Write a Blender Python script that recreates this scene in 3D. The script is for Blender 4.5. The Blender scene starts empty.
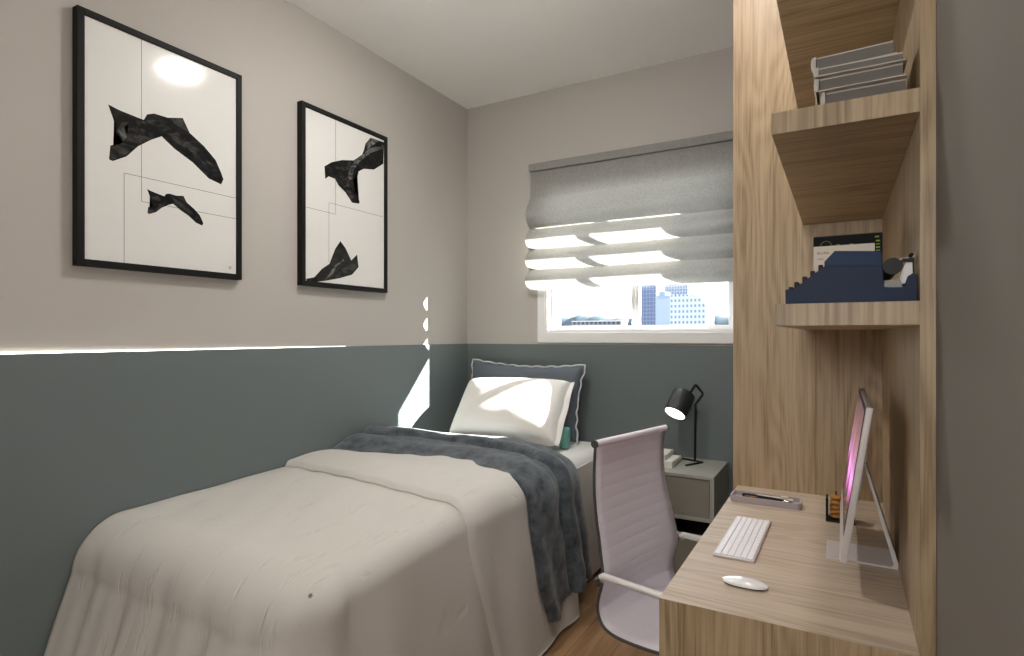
import bpy, bmesh, math, random
from mathutils import Vector, Matrix
random.seed(7)
sc = bpy.context.scene
COL = sc.collection
PI = math.pi
# ------------------------------------------------------------------ camera calibration
F = 575.6; YAW = math.radians(29.8); CAMZ = 1.2; HOR = 335.0
FW = Vector((-math.sin(YAW), math.cos(YAW), 0)); RT = Vector((math.cos(YAW), math.sin(YAW), 0))
def ray(px, py):
    return FW + RT * ((px - 512) / F) + Vector((0, 0, -(py - HOR) / F))
def P(px, py, t): return Vector((0, 0, CAMZ)) + ray(px, py) * t
def onX(px, py, x): d = ray(px, py); return P(px, py, x / d.x)
def onY(px, py, y): d = ray(px, py); return P(px, py, y / d.y)
def onZ(px, py, z): d = ray(px, py); return P(px, py, (z - CAMZ) / d.z)
# ------------------------------------------------------------------ materials
def newmat(name):
    m = bpy.data.materials.new(name); m.use_nodes = True
    nt = m.node_tree; b = nt.nodes['Principled BSDF']
    return m, nt, b
def N(nt, t, **kw):
    n = nt.nodes.new(t)
    for k, v in kw.items():
        if k in n.inputs.keys(): n.inputs[k].default_value = v
        else: setattr(n, k, v)
    return n
def plain(name, col, rough=.5, metal=0., coat=0., bump=0., bscale=200., spec=.5, var=0.):
    m, nt, b = newmat(name)
    b.inputs['Base Color'].default_value = (*col, 1)
    b.inputs['Roughness'].default_value = rough; b.inputs['Metallic'].default_value = metal
    b.inputs['Coat Weight'].default_value = coat; b.inputs['Coat Roughness'].default_value = .05
    b.inputs['Specular IOR Level'].default_value = spec
    tc = N(nt, 'ShaderNodeTexCoord')
    no = N(nt, 'ShaderNodeTexNoise', Scale=bscale, Detail=4.)
    nt.links.new(tc.outputs['Object'], no.inputs['Vector'])
    v = max(var, .02)
    mx = N(nt, 'ShaderNodeMix', data_type='RGBA')
    mx.inputs[6].default_value = (*[c * (1 - v) for c in col], 1)
    mx.inputs[7].default_value = (*[min(1, c * (1 + v)) for c in col], 1)
    nt.links.new(no.outputs['Fac'], mx.inputs[0]); nt.links.new(mx.outputs[2], b.inputs['Base Color'])
    if bump:
        bp = N(nt, 'ShaderNodeBump', Strength=bump, Distance=.002)
        nt.links.new(no.outputs['Fac'], bp.inputs['Height']); nt.links.new(bp.outputs[0], b.inputs['Normal'])
    return m
def emis(name, col, s):
    m, nt, b = newmat(name)
    b.inputs['Base Color'].default_value = (*col, 1)
    b.inputs['Emission Color'].default_value = (*col, 1); b.inputs['Emission Strength'].default_value = s
    return m
def wood(name, axis, c1, c2, c3, rough=.45, seed=0., flat='y', scl=1.):
    """axis = grain direction; flat = axis across which the board is thin"""
    m, nt, b = newmat(name)
    tc = N(nt, 'ShaderNodeTexCoord')
    def stretched(al, ac, off):
        mp = N(nt, 'ShaderNodeMapping')
        mp.inputs['Scale'].default_value = [al if a == axis else ac for a in 'xyz']
        mp.inputs['Location'].default_value = (off, off * .7, off * .3)
        nt.links.new(tc.outputs['Object'], mp.inputs['Vector']); return mp
    big = N(nt, 'ShaderNodeTexNoise', Scale=1., Detail=2., Roughness=.4)
    nt.links.new(stretched(.9 * scl, 6.5 * scl, seed).outputs[0], big.inputs['Vector'])
    mul = N(nt, 'ShaderNodeMath', operation='MULTIPLY'); mul.inputs[1].default_value = 130.
    nt.links.new(big.outputs['Fac'], mul.inputs[0])
    sn = N(nt, 'ShaderNodeMath', operation='SINE'); nt.links.new(mul.outputs[0], sn.inputs[0])
    fine = N(nt, 'ShaderNodeTexNoise', Scale=1., Detail=5., Roughness=.65)
    nt.links.new(stretched(4. * scl, 190. * scl, seed + 3).outputs[0], fine.inputs['Vector'])
    mid = N(nt, 'ShaderNodeTexNoise', Scale=1., Detail=3., Roughness=.5)
    nt.links.new(stretched(1.2 * scl, 22. * scl, seed + 9).outputs[0], mid.inputs['Vector'])
    a1 = N(nt, 'ShaderNodeMath', operation='MULTIPLY_ADD'); a1.inputs[1].default_value = .075
    nt.links.new(sn.outputs[0], a1.inputs[0]); nt.links.new(fine.outputs['Fac'], a1.inputs[2])
    a2 = N(nt, 'ShaderNodeMath', operation='MULTIPLY_ADD'); a2.inputs[1].default_value = .55
    nt.links.new(mid.outputs['Fac'], a2.inputs[0]); nt.links.new(a1.outputs[0], a2.inputs[2])
    cr = N(nt, 'ShaderNodeValToRGB')
    e = cr.color_ramp.elements
    e[0].position = .58; e[0].color = (*c1, 1); e[1].position = .94; e[1].color = (*c3, 1)
    k = e.new(.74); k.color = (*c2, 1)
    nt.links.new(a2.outputs[0], cr.inputs[0]); nt.links.new(cr.outputs[0], b.inputs['Base Color'])
    b.inputs['Roughness'].default_value = rough
    bp = N(nt, 'ShaderNodeBump', Strength=.12, Distance=.001)
    nt.links.new(a2.outputs[0], bp.inputs['Height']); nt.links.new(bp.outputs[0], b.inputs['Normal'])
    return m
OAK = ((.25, .175, .098), (.37, .27, .160), (.45, .34, .212))
M = {}
M['oak_z'] = wood('oak vertical grain', 'z', *OAK, seed=2.3)
M['oak_x'] = wood('oak cross grain', 'x', *OAK, seed=5.1)
M['oak_desk'] = wood('oak desktop', 'x', (.37, .295, .215), (.47, .385, .295), (.55, .455, .355), seed=8.4)
M['wall_paint'] = plain('greige wall paint', (.47, .445, .412), .85, bump=.05, bscale=300, spec=.2)
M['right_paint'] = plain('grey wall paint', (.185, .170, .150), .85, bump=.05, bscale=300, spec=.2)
M['blue_paint'] = plain('blue grey paint', (.137, .165, .166), .50, bump=.04, bscale=300, spec=.5)
M['ceiling_paint'] = plain('ceiling paint', (.93, .92, .90), .9, spec=.2)
M['black_frame'] = plain('black frame lacquer', (.008, .0075, .007), .6, spec=.2)
M['white_pvc'] = plain('white window frame', (.82, .82, .82), .35)
M['white_sheet'] = plain('white cotton', (.72, .71, .69), .9, bump=.25, bscale=500, spec=.15)
M['pillow_white'] = plain('white pillowcase', (.80, .78, .74), .9, bump=.2, bscale=600, spec=.15)
M['slate_cloth'] = plain('slate blue cloth', (.13, .15, .175), .95, bump=.5, bscale=700, spec=.1, var=.2)
M['trim_white'] = plain('white embroidered trim', (.62, .64, .66), .9)
M['teal'] = plain('teal cloth', (.12, .30, .26), .8, bump=.3, bscale=400)
M['alu'] = plain('brushed aluminium', (.62, .59, .59), .38, metal=.55)
M['alu_mat'] = plain('satin aluminium', (.62, .585, .58), .45, metal=.15)
M['key_white'] = plain('white keycap', (.86, .87, .90), .4)
M['mouse_white'] = plain('white acrylic', (.85, .84, .86), .15, coat=.6)
M['black'] = plain('black powder coat', (.010, .011, .011), .5, spec=.25)
M['black_plastic'] = plain('black plastic', (.009, .0085, .008), .5, spec=.2)
M['lamp_grey'] = plain('charcoal lamp metal', (.022, .026, .026), .5)
M['chair_mesh'] = plain('light grey mesh fabric with lilac light tint', (.82, .78, .85), .75, bump=.4, bscale=900, spec=.3)  # lilac light from the screen is put into the fabric colour
M['chair_rail'] = plain('dark grey rail', (.10, .10, .10), .4, metal=.4)
M['chair_arm'] = plain('pale grey arm', (.68, .65, .64), .35)
M['chrome'] = plain('chrome', (.6, .6, .6), .15, metal=1.)
M['night_grey'] = plain('taupe lacquer', (.34, .335, .30), .5)
M['night_front'] = plain('olive taupe lacquer', (.22, .213, .18), .5)
M['night_dark'] = plain('dark brown interior', (.030, .022, .018), .6)
M['book_white'] = plain('white book cover', (.74, .73, .68), .6)
M['paper_edge'] = plain('grey page block', (.17, .16, .14), .8, bump=.4, bscale=900)
M['cover_white'] = plain('off white cover', (.50, .465, .42), .5)
M['blue_plastic'] = plain('navy blue shell', (.005, .018, .054), .5, spec=.2)
M['blue_lid'] = plain('navy blue lid', (.007, .025, .076), .5, spec=.2)
M['grey_steel'] = plain('dark steel', (.12, .12, .115), .4, metal=.3)
M['book_black'] = plain('black book cover', (.007, .007, .008), .6, spec=.15)
M['book_cream'] = plain('cream book cover', (.80, .75, .66), .6)
M['red_ink'] = plain('red ink', (.35, .05, .04), .6)
M['yellow_ink'] = plain('yellow green ink', (.42, .46, .03), .6)
M['green_ink'] = plain('green ink', (.16, .30, .03), .6)
M['tray'] = plain('lilac grey tray', (.40, .36, .37), .4)
M['amber'] = plain('amber wood bead', (.50, .22, .05), .4, var=.3, bscale=60)
M['cream_pen'] = plain('cream pen', (.70, .63, .50), .4)
M['ink_line'] = plain('thin grey ink line', (.09, .09, .085), .4, coat=1.)
def duvet_mat():
    m, nt, b = newmat('cream duvet cotton')
    tc = N(nt, 'ShaderNodeTexCoord'); mp = N(nt, 'ShaderNodeMapping'); mp.inputs['Scale'].default_value = (46, 7, 7)
    mp.inputs['Rotation'].default_value = (0, 0, .06)
    no = N(nt, 'ShaderNodeTexNoise', Scale=1., Detail=3.); nt.links.new(tc.outputs['Object'], mp.inputs[0]); nt.links.new(mp.outputs[0], no.inputs['Vector'])
    wv = N(nt, 'ShaderNodeTexNoise', Scale=900., Detail=2.); nt.links.new(tc.outputs['Object'], wv.inputs['Vector'])
    mx = N(nt, 'ShaderNodeMix', data_type='RGBA'); mx.inputs[6].default_value = (.57, .55, .515, 1); mx.inputs[7].default_value = (.65, .63, .59, 1)
    nt.links.new(wv.outputs['Fac'], mx.inputs[0]); nt.links.new(mx.outputs[2], b.inputs['Base Color'])
    b.inputs['Roughness'].default_value = .95; b.inputs['Specular IOR Level'].default_value = .1
    rp_ = N(nt, 'ShaderNodeMapRange'); rp_.inputs['From Min'].default_value = .60; rp_.inputs['From Max'].default_value = .70; rp_.inputs['To Min'].default_value = 1.; rp_.inputs['To Max'].default_value = 0.
    nt.links.new(no.outputs['Fac'], rp_.inputs['Value'])
    b1 = N(nt, 'ShaderNodeBump', Strength=.55, Distance=.004); nt.links.new(rp_.outputs[0], b1.inputs['Height'])
    b2 = N(nt, 'ShaderNodeBump', Strength=.35, Distance=.001); nt.links.new(wv.outputs['Fac'], b2.inputs['Height']); nt.links.new(b1.outputs[0], b2.inputs['Normal'])
    nt.links.new(b2.outputs[0], b.inputs['Normal'])
    return m
M['duvet'] = duvet_mat()
def throw_mat():
    m, nt, b = newmat('slate chenille throw')
    tc = N(nt, 'ShaderNodeTexCoord')
    no = N(nt, 'ShaderNodeTexNoise', Scale=22., Detail=5., Roughness=.6); nt.links.new(tc.outputs['Object'], no.inputs['Vector'])
    fi = N(nt, 'ShaderNodeTexNoise', Scale=420., Detail=3.); nt.links.new(tc.outputs['Object'], fi.inputs['Vector'])
    cr = N(nt, 'ShaderNodeValToRGB'); e = cr.color_ramp.elements
    e[0].position = .32; e[0].color = (.034, .042, .050, 1); e[1].position = .66; e[1].color = (.118, .137, .157, 1)
    nt.links.new(no.outputs['Fac'], cr.inputs[0]); nt.links.new(cr.outputs[0], b.inputs['Base Color'])
    b.inputs['Roughness'].default_value = 1.; b.inputs['Specular IOR Level'].default_value = .1
    b.inputs['Sheen Weight'].default_value = .3
    b1 = N(nt, 'ShaderNodeBump', Strength=.5, Distance=.004); nt.links.new(no.outputs['Fac'], b1.inputs['Height'])
    b2 = N(nt, 'ShaderNodeBump', Strength=.7, Distance=.002); nt.links.new(fi.outputs['Fac'], b2.inputs['Height']); nt.links.new(b1.outputs[0], b2.inputs['Normal'])
    nt.links.new(b2.outputs[0], b.inputs['Normal'])
    return m
M['throw'] = throw_mat()
def blind_mat():
    m, nt, b = newmat('grey linen blind')
    tc = N(nt, 'ShaderNodeTexCoord')
    w1 = N(nt, 'ShaderNodeTexNoise', Scale=1., Detail=2.); w2 = N(nt, 'ShaderNodeTexNoise', Scale=1., Detail=2.)
    for w, s in ((w1, (900, 60, 60)), (w2, (60, 900, 900))):
        mp = N(nt, 'ShaderNodeMapping'); mp.inputs['Scale'].default_value = s
        nt.links.new(tc.outputs['Object'], mp.inputs[0]); nt.links.new(mp.outputs[0], w.inputs['Vector'])
    ad = N(nt, 'ShaderNodeMath', operation='ADD'); nt.links.new(w1.outputs['Fac'], ad.inputs[0]); nt.links.new(w2.outputs['Fac'], ad.inputs[1])
    cr = N(nt, 'ShaderNodeValToRGB'); e = cr.color_ramp.elements
    cr.color_ramp.elements[0].position = .35; e[0].color = (.20, .20, .19, 1); e[1].position = .65; e[1].color = (.37, .365, .345, 1)
    hf = N(nt, 'ShaderNodeMath', operation='MULTIPLY'); hf.inputs[1].default_value = .5
    nt.links.new(ad.outputs[0], hf.inputs[0]); nt.links.new(hf.outputs[0], cr.inputs[0])
    df = N(nt, 'ShaderNodeBsdfDiffuse'); tr = N(nt, 'ShaderNodeBsdfTranslucent'); mx = N(nt, 'ShaderNodeMixShader'); mx.inputs[0].default_value = .13
    nt.links.new(cr.outputs[0], df.inputs['Color']); tr.inputs['Color'].default_value = (.80, .77, .72, 1)
    nt.links.new(df.outputs[0], mx.inputs[1]); nt.links.new(tr.outputs[0], mx.inputs[2])
    nt.links.new(mx.outputs[0], nt.nodes['Material Output'].inputs['Surface'])
    return m
M['blind'] = blind_mat()
def glass_mat():
    m, nt, b = newmat('window glass')
    t = N(nt, 'ShaderNodeBsdfTransparent'); g = N(nt, 'ShaderNodeBsdfGlossy', Roughness=.02); lw = N(nt, 'ShaderNodeValue'); lw.outputs[0].default_value = .04
    t.inputs[0].default_value = (.97, .985, .98, 1)
    mx = N(nt, 'ShaderNodeMixShader'); nt.links.new(lw.outputs[0], mx.inputs[0]); nt.links.new(t.outputs[0], mx.inputs[1]); nt.links.new(g.outputs[0], mx.inputs[2])
    nt.links.new(mx.outputs[0], nt.nodes['Material Output'].inputs['Surface'])
    return m
M['glass'] = glass_mat()
M['paper'] = plain('white print paper under glass', (.72, .715, .69), .55, coat=.3, spec=.3)
M['paper'].node_tree.nodes['Principled BSDF'].inputs['Coat Roughness'].default_value = .13
def drape_mat(name, lo, hi):
    m, nt, b = newmat(name)
    tc = N(nt, 'ShaderNodeTexCoord'); mp = N(nt, 'ShaderNodeMapping'); mp.inputs['Scale'].default_value = (1, 18, 34); mp.inputs['Rotation'].default_value = (.8, 0, 0)
    no = N(nt, 'ShaderNodeTexNoise', Scale=1., Detail=4., Distortion=1.2)
    nt.links.new(tc.outputs['Object'], mp.inputs[0]); nt.links.new(mp.outputs[0], no.inputs['Vector'])
    cr = N(nt, 'ShaderNodeValToRGB'); e = cr.color_ramp.elements
    e[0].position = .42; e[0].color = (*[lo] * 3, 1); e[1].position = .72; e[1].color = (hi, hi, hi * .95, 1)
    nt.links.new(no.outputs['Fac'], cr.inputs[0]); nt.links.new(cr.outputs[0], b.inputs['Base Color'])
    b.inputs['Roughness'].default_value = .7; b.inputs['Specular IOR Level'].default_value = .1; b.inputs['Coat Weight'].default_value = .3; b.inputs['Coat Roughness'].default_value = .13
    return m
M['drape'] = drape_mat('printed black cloth', .004, .02)
M['drape_mid'] = drape_mat('printed grey cloth', .006, .06)
M['drape_light'] = drape_mat('printed pale fold', .03, .22)
def floor_mat():
    m, nt, b = newmat('warm wood plank floor')
    tc = N(nt, 'ShaderNodeTexCoord'); mp = N(nt, 'ShaderNodeMapping'); mp.inputs['Rotation'].default_value = (0, 0, PI / 2)
    nt.links.new(tc.outputs['Object'], mp.inputs[0])
    br = N(nt, 'ShaderNodeTexBrick', Scale=1.); br.inputs['Brick Width'].default_value = 1.2; br.inputs['Row Height'].default_value = .15
    br.inputs['Mortar Size'].default_value = .0015; br.inputs['Color1'].default_value = (.9, .9, .9, 1); br.inputs['Color2'].default_value = (1.1, 1.1, 1.1, 1); br.inputs['Mortar'].default_value = (.4, .35, .3, 1)
    nt.links.new(mp.outputs[0], br.inputs['Vector'])
    m2 = N(nt, 'ShaderNodeMapping'); m2.inputs['Scale'].default_value = (28, 2, 1); nt.links.new(tc.outputs['Object'], m2.inputs[0])
    no = N(nt, 'ShaderNodeTexNoise', Scale=1., Detail=4., Distortion=.6); nt.links.new(m2.outputs[0], no.inputs['Vector'])
    cr = N(nt, 'ShaderNodeValToRGB'); e = cr.color_ramp.elements
    e[0].position = .3; e[0].color = (.20, .105, .045, 1); e[1].position = .7; e[1].color = (.37, .215, .105, 1)
    nt.links.new(no.outputs['Fac'], cr.inputs[0])
    mx = N(nt, 'ShaderNodeMix', data_type='RGBA', blend_type='MULTIPLY'); mx.inputs[0].default_value = 1
    nt.links.new(cr.outputs[0], mx.inputs[6]); nt.links.new(br.outputs['Color'], mx.inputs[7]); nt.links.new(mx.outputs[2], b.inputs['Base Color'])
    b.inputs['Roughness'].default_value = .45
    return m
M['floor'] = floor_mat()
def screen_mat():
    m, nt, b = newmat('screen with purple streak wallpaper')
    tc = N(nt, 'ShaderNodeTexCoord'); sp = N(nt, 'ShaderNodeSeparateXYZ'); nt.links.new(tc.outputs['Object'], sp.inputs[0])
    # dark foot, bright magenta flare in the middle, dusky top, broken into long petals
    mp = N(nt, 'ShaderNodeMapping'); mp.inputs['Scale'].default_value = (1, 9., 1.4); mp.inputs['Rotation'].default_value = (.25, 0, 0)
    nt.links.new(tc.outputs['Object'], mp.inputs[0])
    no = N(nt, 'ShaderNodeTexNoise', Scale=1.6, Detail=1.5, Distortion=.8); nt.links.new(mp.outputs[0], no.inputs['Vector'])
    ad = N(nt, 'ShaderNodeMath', operation='MULTIPLY_ADD'); ad.inputs[1].default_value = .09
    nt.links.new(no.outputs['Fac'], ad.inputs[0]); nt.links.new(sp.outputs['Z'], ad.inputs[2])
    nr = N(nt, 'ShaderNodeMapRange'); nr.inputs['From Min'].default_value = .845; nr.inputs['From Max'].default_value = 1.115
    nt.links.new(ad.outputs[0], nr.inputs['Value'])
    cr = N(nt, 'ShaderNodeValToRGB'); el = cr.color_ramp.elements
    el[0].position = .0; el[0].color = (.030, .020, .020, 1); el[1].position = 1.; el[1].color = (.05, .025, .04, 1)
    for p_, c_ in ((.34, (.03, .018, .022)), (.42, (.40, .06, .30)), (.50, (.80, .30, .72)), (.60, (.36, .14, .30)), (.70, (.30, .13, .17)), (.84, (.13, .06, .08))):
        k = el.new(p_); k.color = (*c_, 1)
    nt.links.new(nr.outputs[0], cr.inputs[0])
    mr = N(nt, 'ShaderNodeMapRange'); mr.inputs['From Min'].default_value = .38; mr.inputs['From Max'].default_value = .62
    mr.inputs['To Min'].default_value = .45; mr.inputs['To Max'].default_value = 1.3
    nt.links.new(no.outputs['Fac'], mr.inputs['Value'])
    mu = N(nt, 'ShaderNodeMath', operation='MULTIPLY'); mu.inputs[1].default_value = SCREEN
    nt.links.new(mr.outputs[0], mu.inputs[0])
    b.inputs['Base Color'].default_value = (.008, .006, .008, 1); b.inputs['Roughness'].default_value = .12
    nt.links.new(cr.outputs[0], b.inputs['Emission Color']); nt.links.new(mu.outputs[0], b.inputs['Emission Strength'])
    return m
SCREEN = 1.0
M['screen'] = screen_mat()
# ------------------------------------------------------------------ mesh helpers
def link(name, bm, mat, parent=None, smooth=False, angle=None):
    bmesh.ops.recalc_face_normals(bm, faces=bm.faces)
    me = bpy.data.meshes.new(name); bm.to_mesh(me); bm.free()
    o = bpy.data.objects.new(name, me); COL.objects.link(o)
    if isinstance(mat, (list, tuple)):
        for x in mat: me.materials.append(x)
    else: me.materials.append(mat)
    if smooth:
        for p in me.polygons: p.use_smooth = True
        if angle is not None:
            me.set_sharp_from_angle(angle=math.radians(angle))
    if parent is not None:
        o.parent = parent; o.matrix_parent_inverse = WM(parent).inverted()
    return o
def WM(o):
    m = o.matrix_basis.copy()
    if o.parent is not None: m = WM(o.parent) @ o.matrix_parent_inverse @ m
    return m
def thing(name, label, cat, loc, group=None):
    o = bpy.data.objects.new(name, None); COL.objects.link(o); o.location = loc
    o.empty_display_size = .05
    return tag(o, label, cat, group)
def tag(o, label, cat, group=None, kind=None):
    o['label'] = label; o['category'] = cat
    if group: o['group'] = group
    if kind: o['kind'] = kind
    return o
def struct(o, label=None):
    o['kind'] = 'structure'
    if label: o['label'] = label
    return o
def box(bm, x0, x1, y0, y1, z0, z1, bev=0., seg=2, mat=None):
    r = bmesh.ops.create_cube(bm, size=1.)
    vs = r['verts']
    for v in vs:
        v.co = Vector(((x0 + x1) / 2 + v.co.x * (x1 - x0), (y0 + y1) / 2 + v.co.y * (y1 - y0), (z0 + z1) / 2 + v.co.z * (z1 - z0)))
    if bev:
        es = list({e for v in vs for e in v.link_edges})
        bmesh.ops.bevel(bm, geom=es, offset=bev, segments=seg, profile=.5, affect='EDGES')
    return bm
def B(*a, **k):
    bm = bmesh.new(); return box(bm, *a, **k)
def tube(bm, pts, r, n=10, cap=True, closed=False):
    """round tube through pts, parallel-transported rings; r number or list"""
    pts = [Vector(p) for p in pts]; m = len(pts)
    rr = r if isinstance(r, (list, tuple)) else [r] * m
    tang = []
    for i in range(m):
        a = pts[(i - 1) % m] if (i > 0 or closed) else pts[i]; b = pts[(i + 1) % m] if (i < m - 1 or closed) else pts[i]
        tang.append((b - a).normalized())
    up = Vector((0, 0, 1)) if abs(tang[0].z) < .9 else Vector((1, 0, 0))
    nrm = (up - tang[0] * up.dot(tang[0])).normalized()
    rings = []
    for i in range(m):
        t = tang[i]; nrm = (nrm - t * nrm.dot(t)).normalized(); bn = t.cross(nrm)
        rings.append([bm.verts.new(pts[i] + (nrm * math.cos(2 * PI * k / n) + bn * math.sin(2 * PI * k / n)) * rr[i]) for k in range(n)])
    for i in range(m if closed else m - 1):
        a, b = rings[i], rings[(i + 1) % m]
        for k in range(n): bm.faces.new((a[k], a[(k + 1) % n], b[(k + 1) % n], b[k]))
    if cap and not closed:
        bm.faces.new(rings[0][::-1]); bm.faces.new(rings[-1])
    return bm
def T(pts, r, **k): return tube(bmesh.new(), pts, r, **k)
def prism(bm, poly, axis, a, b):
    """poly: 2D points; extruded along axis from a to b. y: (x,z); x: (y,z); z: (x,y)"""
    def mk(p, c):
        return {'y': (p[0], c, p[1]), 'x': (c, p[0], p[1]), 'z': (p[0], p[1], c)}[axis]
    v0 = [bm.verts.new(mk(p, a)) for p in poly]; v1 = [bm.verts.new(mk(p, b)) for p in poly]
    n = len(poly)
    bm.faces.new(v0); bm.faces.new(v1[::-1])
    for i in range(n): bm.faces.new((v0[i], v0[(i + 1) % n], v1[(i + 1) % n], v1[i]))
    return bm
def bevel_all(bm, off, seg=2, ang=35):
    es = [e for e in bm.edges if len(e.link_faces) == 2 and e.calc_face_angle(0) > math.radians(ang)]
    bmesh.ops.bevel(bm, geom=es, offset=off, segments=seg, profile=.5, affect='EDGES'); return bm
def grid(bm, nu, nv, f):
    g = [[bm.verts.new(f(i / nu, j / nv)) for j in range(nv + 1)] for i in range(nu + 1)]
    for i in range(nu):
        for j in range(nv): bm.faces.new((g[i][j], g[i + 1][j], g[i + 1][j + 1], g[i][j + 1]))
    return g
def solidify(o, t, off=0.):
    m = o.modifiers.new('thickness', 'SOLIDIFY'); m.thickness = t; m.offset = off
def lathe(bm, prof, c, axis=Vector((0, 0, 1)), n=32):
    """prof: (r, h) list; c origin"""
    axis = axis.normalized(); q = axis.to_track_quat('Z', 'Y'); rings = []
    for r, h in prof:
        rings.append([bm.verts.new(Vector(c) + q @ Vector((r * math.cos(2 * PI * k / n), r * math.sin(2 * PI * k / n), h))) for k in range(n)])
    for a, b in zip(rings, rings[1:]):
        for k in range(n): bm.faces.new((a[k], a[(k + 1) % n], b[(k + 1) % n], b[k]))
    bm.faces.new(rings[0][::-1]); bm.faces.new(rings[-1]); return bm
def snoise(x, y, s=0.):
    return (math.sin(x * 1.7 + s + 1.3 * math.sin(y * 1.1 + s)) + math.sin(y * 2.3 - s * 1.7 + 1.1 * math.sin(x * .9 + 2 * s)) + .5 * math.sin(3.1 * x + 2.7 * y + s * 3)) / 2.5
def sstep(a, b, x):
    t = max(0, min(1, (x - a) / (b - a))); return t * t * (3 - 2 * t)
# ------------------------------------------------------------------ room
XL, XR, YB, YF, ZC = -2.016, .113, 2.96, -1.7, 2.6
ZP = 1.147
struct(link('floor', B(XL - .1, XR + .1, YF - .1, YB + .14, -.1, 0), M['floor']), 'warm brown wood plank floor')
struct(link('ceiling', B(XL - .1, XR + .1, YF - .1, YB + .14, ZC, ZC + .1), M['ceiling_paint']), 'plain off white ceiling')
struct(link('wall_left', B(XL - .1, XL, YF - .1, YB + .14, 0, ZC), M['wall_paint']), 'wall with the two framed prints, greige above blue grey')
struct(link('wall_right', B(XR, XR + .1, YF - .1, YB, 0, ZC), M['right_paint']), 'plain grey wall beside the desk')
struct(link('wall_front', B(XL, XR, YF - .1, YF, 0, ZC), M['wall_paint']), 'plain wall opposite the window')
WX0, WX1, WZ0, WZ1 = -1.474, -.44, 1.215, 2.022
bm = bmesh.new()
box(bm, XL, WX0, YB, YB + .14, 0, ZC); box(bm, WX1, XR + .1, YB, YB + .14, 0, ZC)
box(bm, WX0, WX1, YB, YB + .14, 0, WZ0); box(bm, WX0, WX1, YB, YB + .14, WZ1, ZC)
struct(link('wall_back', bm, M['wall_paint']), 'wall with the window, greige above blue grey')
# painted blue dado, a thin paint skin
struct(link('trim_1', B(XL, XL + .008, YF, YB, 0, ZP), M['blue_paint']), 'blue grey painted dado along the wall with the prints')
struct(link('trim_2', B(XL + .008, XR, YB - .003, YB, 0, ZP), M['blue_paint']), 'blue grey painted dado under the window')
# window
win = bpy.data.objects.new('window_1', None); COL.objects.link(win); win.location = ((WX0 + WX1) / 2, YB, WZ0); struct(win, 'white framed sliding window with two panes')
bm = bmesh.new()
t = .05
box(bm, WX0 - t, WX0, YB - .006, YB, WZ0 - .058, WZ1 + t, .003); box(bm, WX1, WX1 + t, YB - .012, YB, WZ0 - .058, WZ1 + t, .003)
box(bm, WX0, WX1, YB - .012, YB, WZ0 - .058, WZ0, .003); box(bm, WX0, WX1, YB - .012, YB, WZ1, WZ1 + t, .003)
struct(link('window_frame', bm, M['white_pvc'], win))
bm = bmesh.new()
GY = YB + .074
box(bm, WX0, WX0 + .012, YB, YB + .14, WZ0, WZ1); box(bm, WX1 - .012, WX1, YB, YB + .14, WZ0, WZ1)
box(bm, WX0 + .012, WX1 - .012, YB, YB + .14, WZ0, WZ0 + .012); box(bm, WX0 + .012, WX1 - .012, YB, YB + .14, WZ1 - .012, WZ1)
struct(link('window_lining', bm, M['white_pvc'], win))
for i, (a, b_) in enumerate(((WX0 + .012, -.962), (-.966, WX1 - .012))):
    bm = bmesh.new(); y0 = GY - .018 + i * .004; y1 = GY + .018 + i * .004; s = .024 if True else 0
    sl = .043 if i == 0 else .022; sr = .022 if i == 0 else .036
    z0, z1 = WZ0 + .012, WZ1 - .012
    box(bm, a, a + sl, y0, y1, z0, z1, .003); box(bm, b_ - sr, b_, y0, y1, z0, z1, .003)
    box(bm, a + sl, b_ - sr, y0, y1, z0, z0 + s, .003); box(bm, a + sl, b_ - sr, y0, y1, z1 - s, z1, .003)
    sa = struct(link('window_sash', bm, M['white_pvc'], win))
    struct(link('pane', B(a + sl, b_ - sr, (y0 + y1) / 2 - .002, (y0 + y1) / 2 + .002, z0 + s, z1 - s), M['glass'], sa))
# ------------------------------------------------------------------ roman blind
bl = thing('roman_blind', 'light grey linen roman blind half drawn over the window', 'blind', (-.98, YB, 1.455))
BX0, BX1 = -1.555, -.335
link('headrail', B(BX0 - .004, BX1 + .004, YB - .05, YB, 2.135, 2.178, .004), M['blind'], bl)
prof = [(YB - .033, 2.136), (YB - .033, 2.05), (YB - .034, 1.99)]
for k in range(1, 17):
    s = k / 16.; z = 1.99 - s * (1.99 - 1.806)
    prof.append((YB - .034 - .058 * math.sin(PI * s ** 1.35) ** .85 if s < 1 else YB - .036, z))
zz = [1.806, 1.688, 1.572, 1.457]
for a, b_ in zip(zz, zz[1:]):
    for k in range(1, 15):
        s = k / 14.
        prof.append((YB - .036 - .062 * (math.sin(PI * s ** 1.2) ** .75 if 0 < s < 1 else 0), a + (b_ - a) * s))
bm = bmesh.new()
def fb(u, v):
    i = min(len(prof) - 1, int(round(v * (len(prof) - 1)))); y, z = prof[i]
    return Vector((BX0 + (BX1 - BX0) * u, y, z + .0015 * math.sin(u * 9 + i)))
grid(bm, 24, len(prof) - 1, fb)
link('blind_cloth', bm, M['blind'], bl, smooth=True, angle=38)
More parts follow.
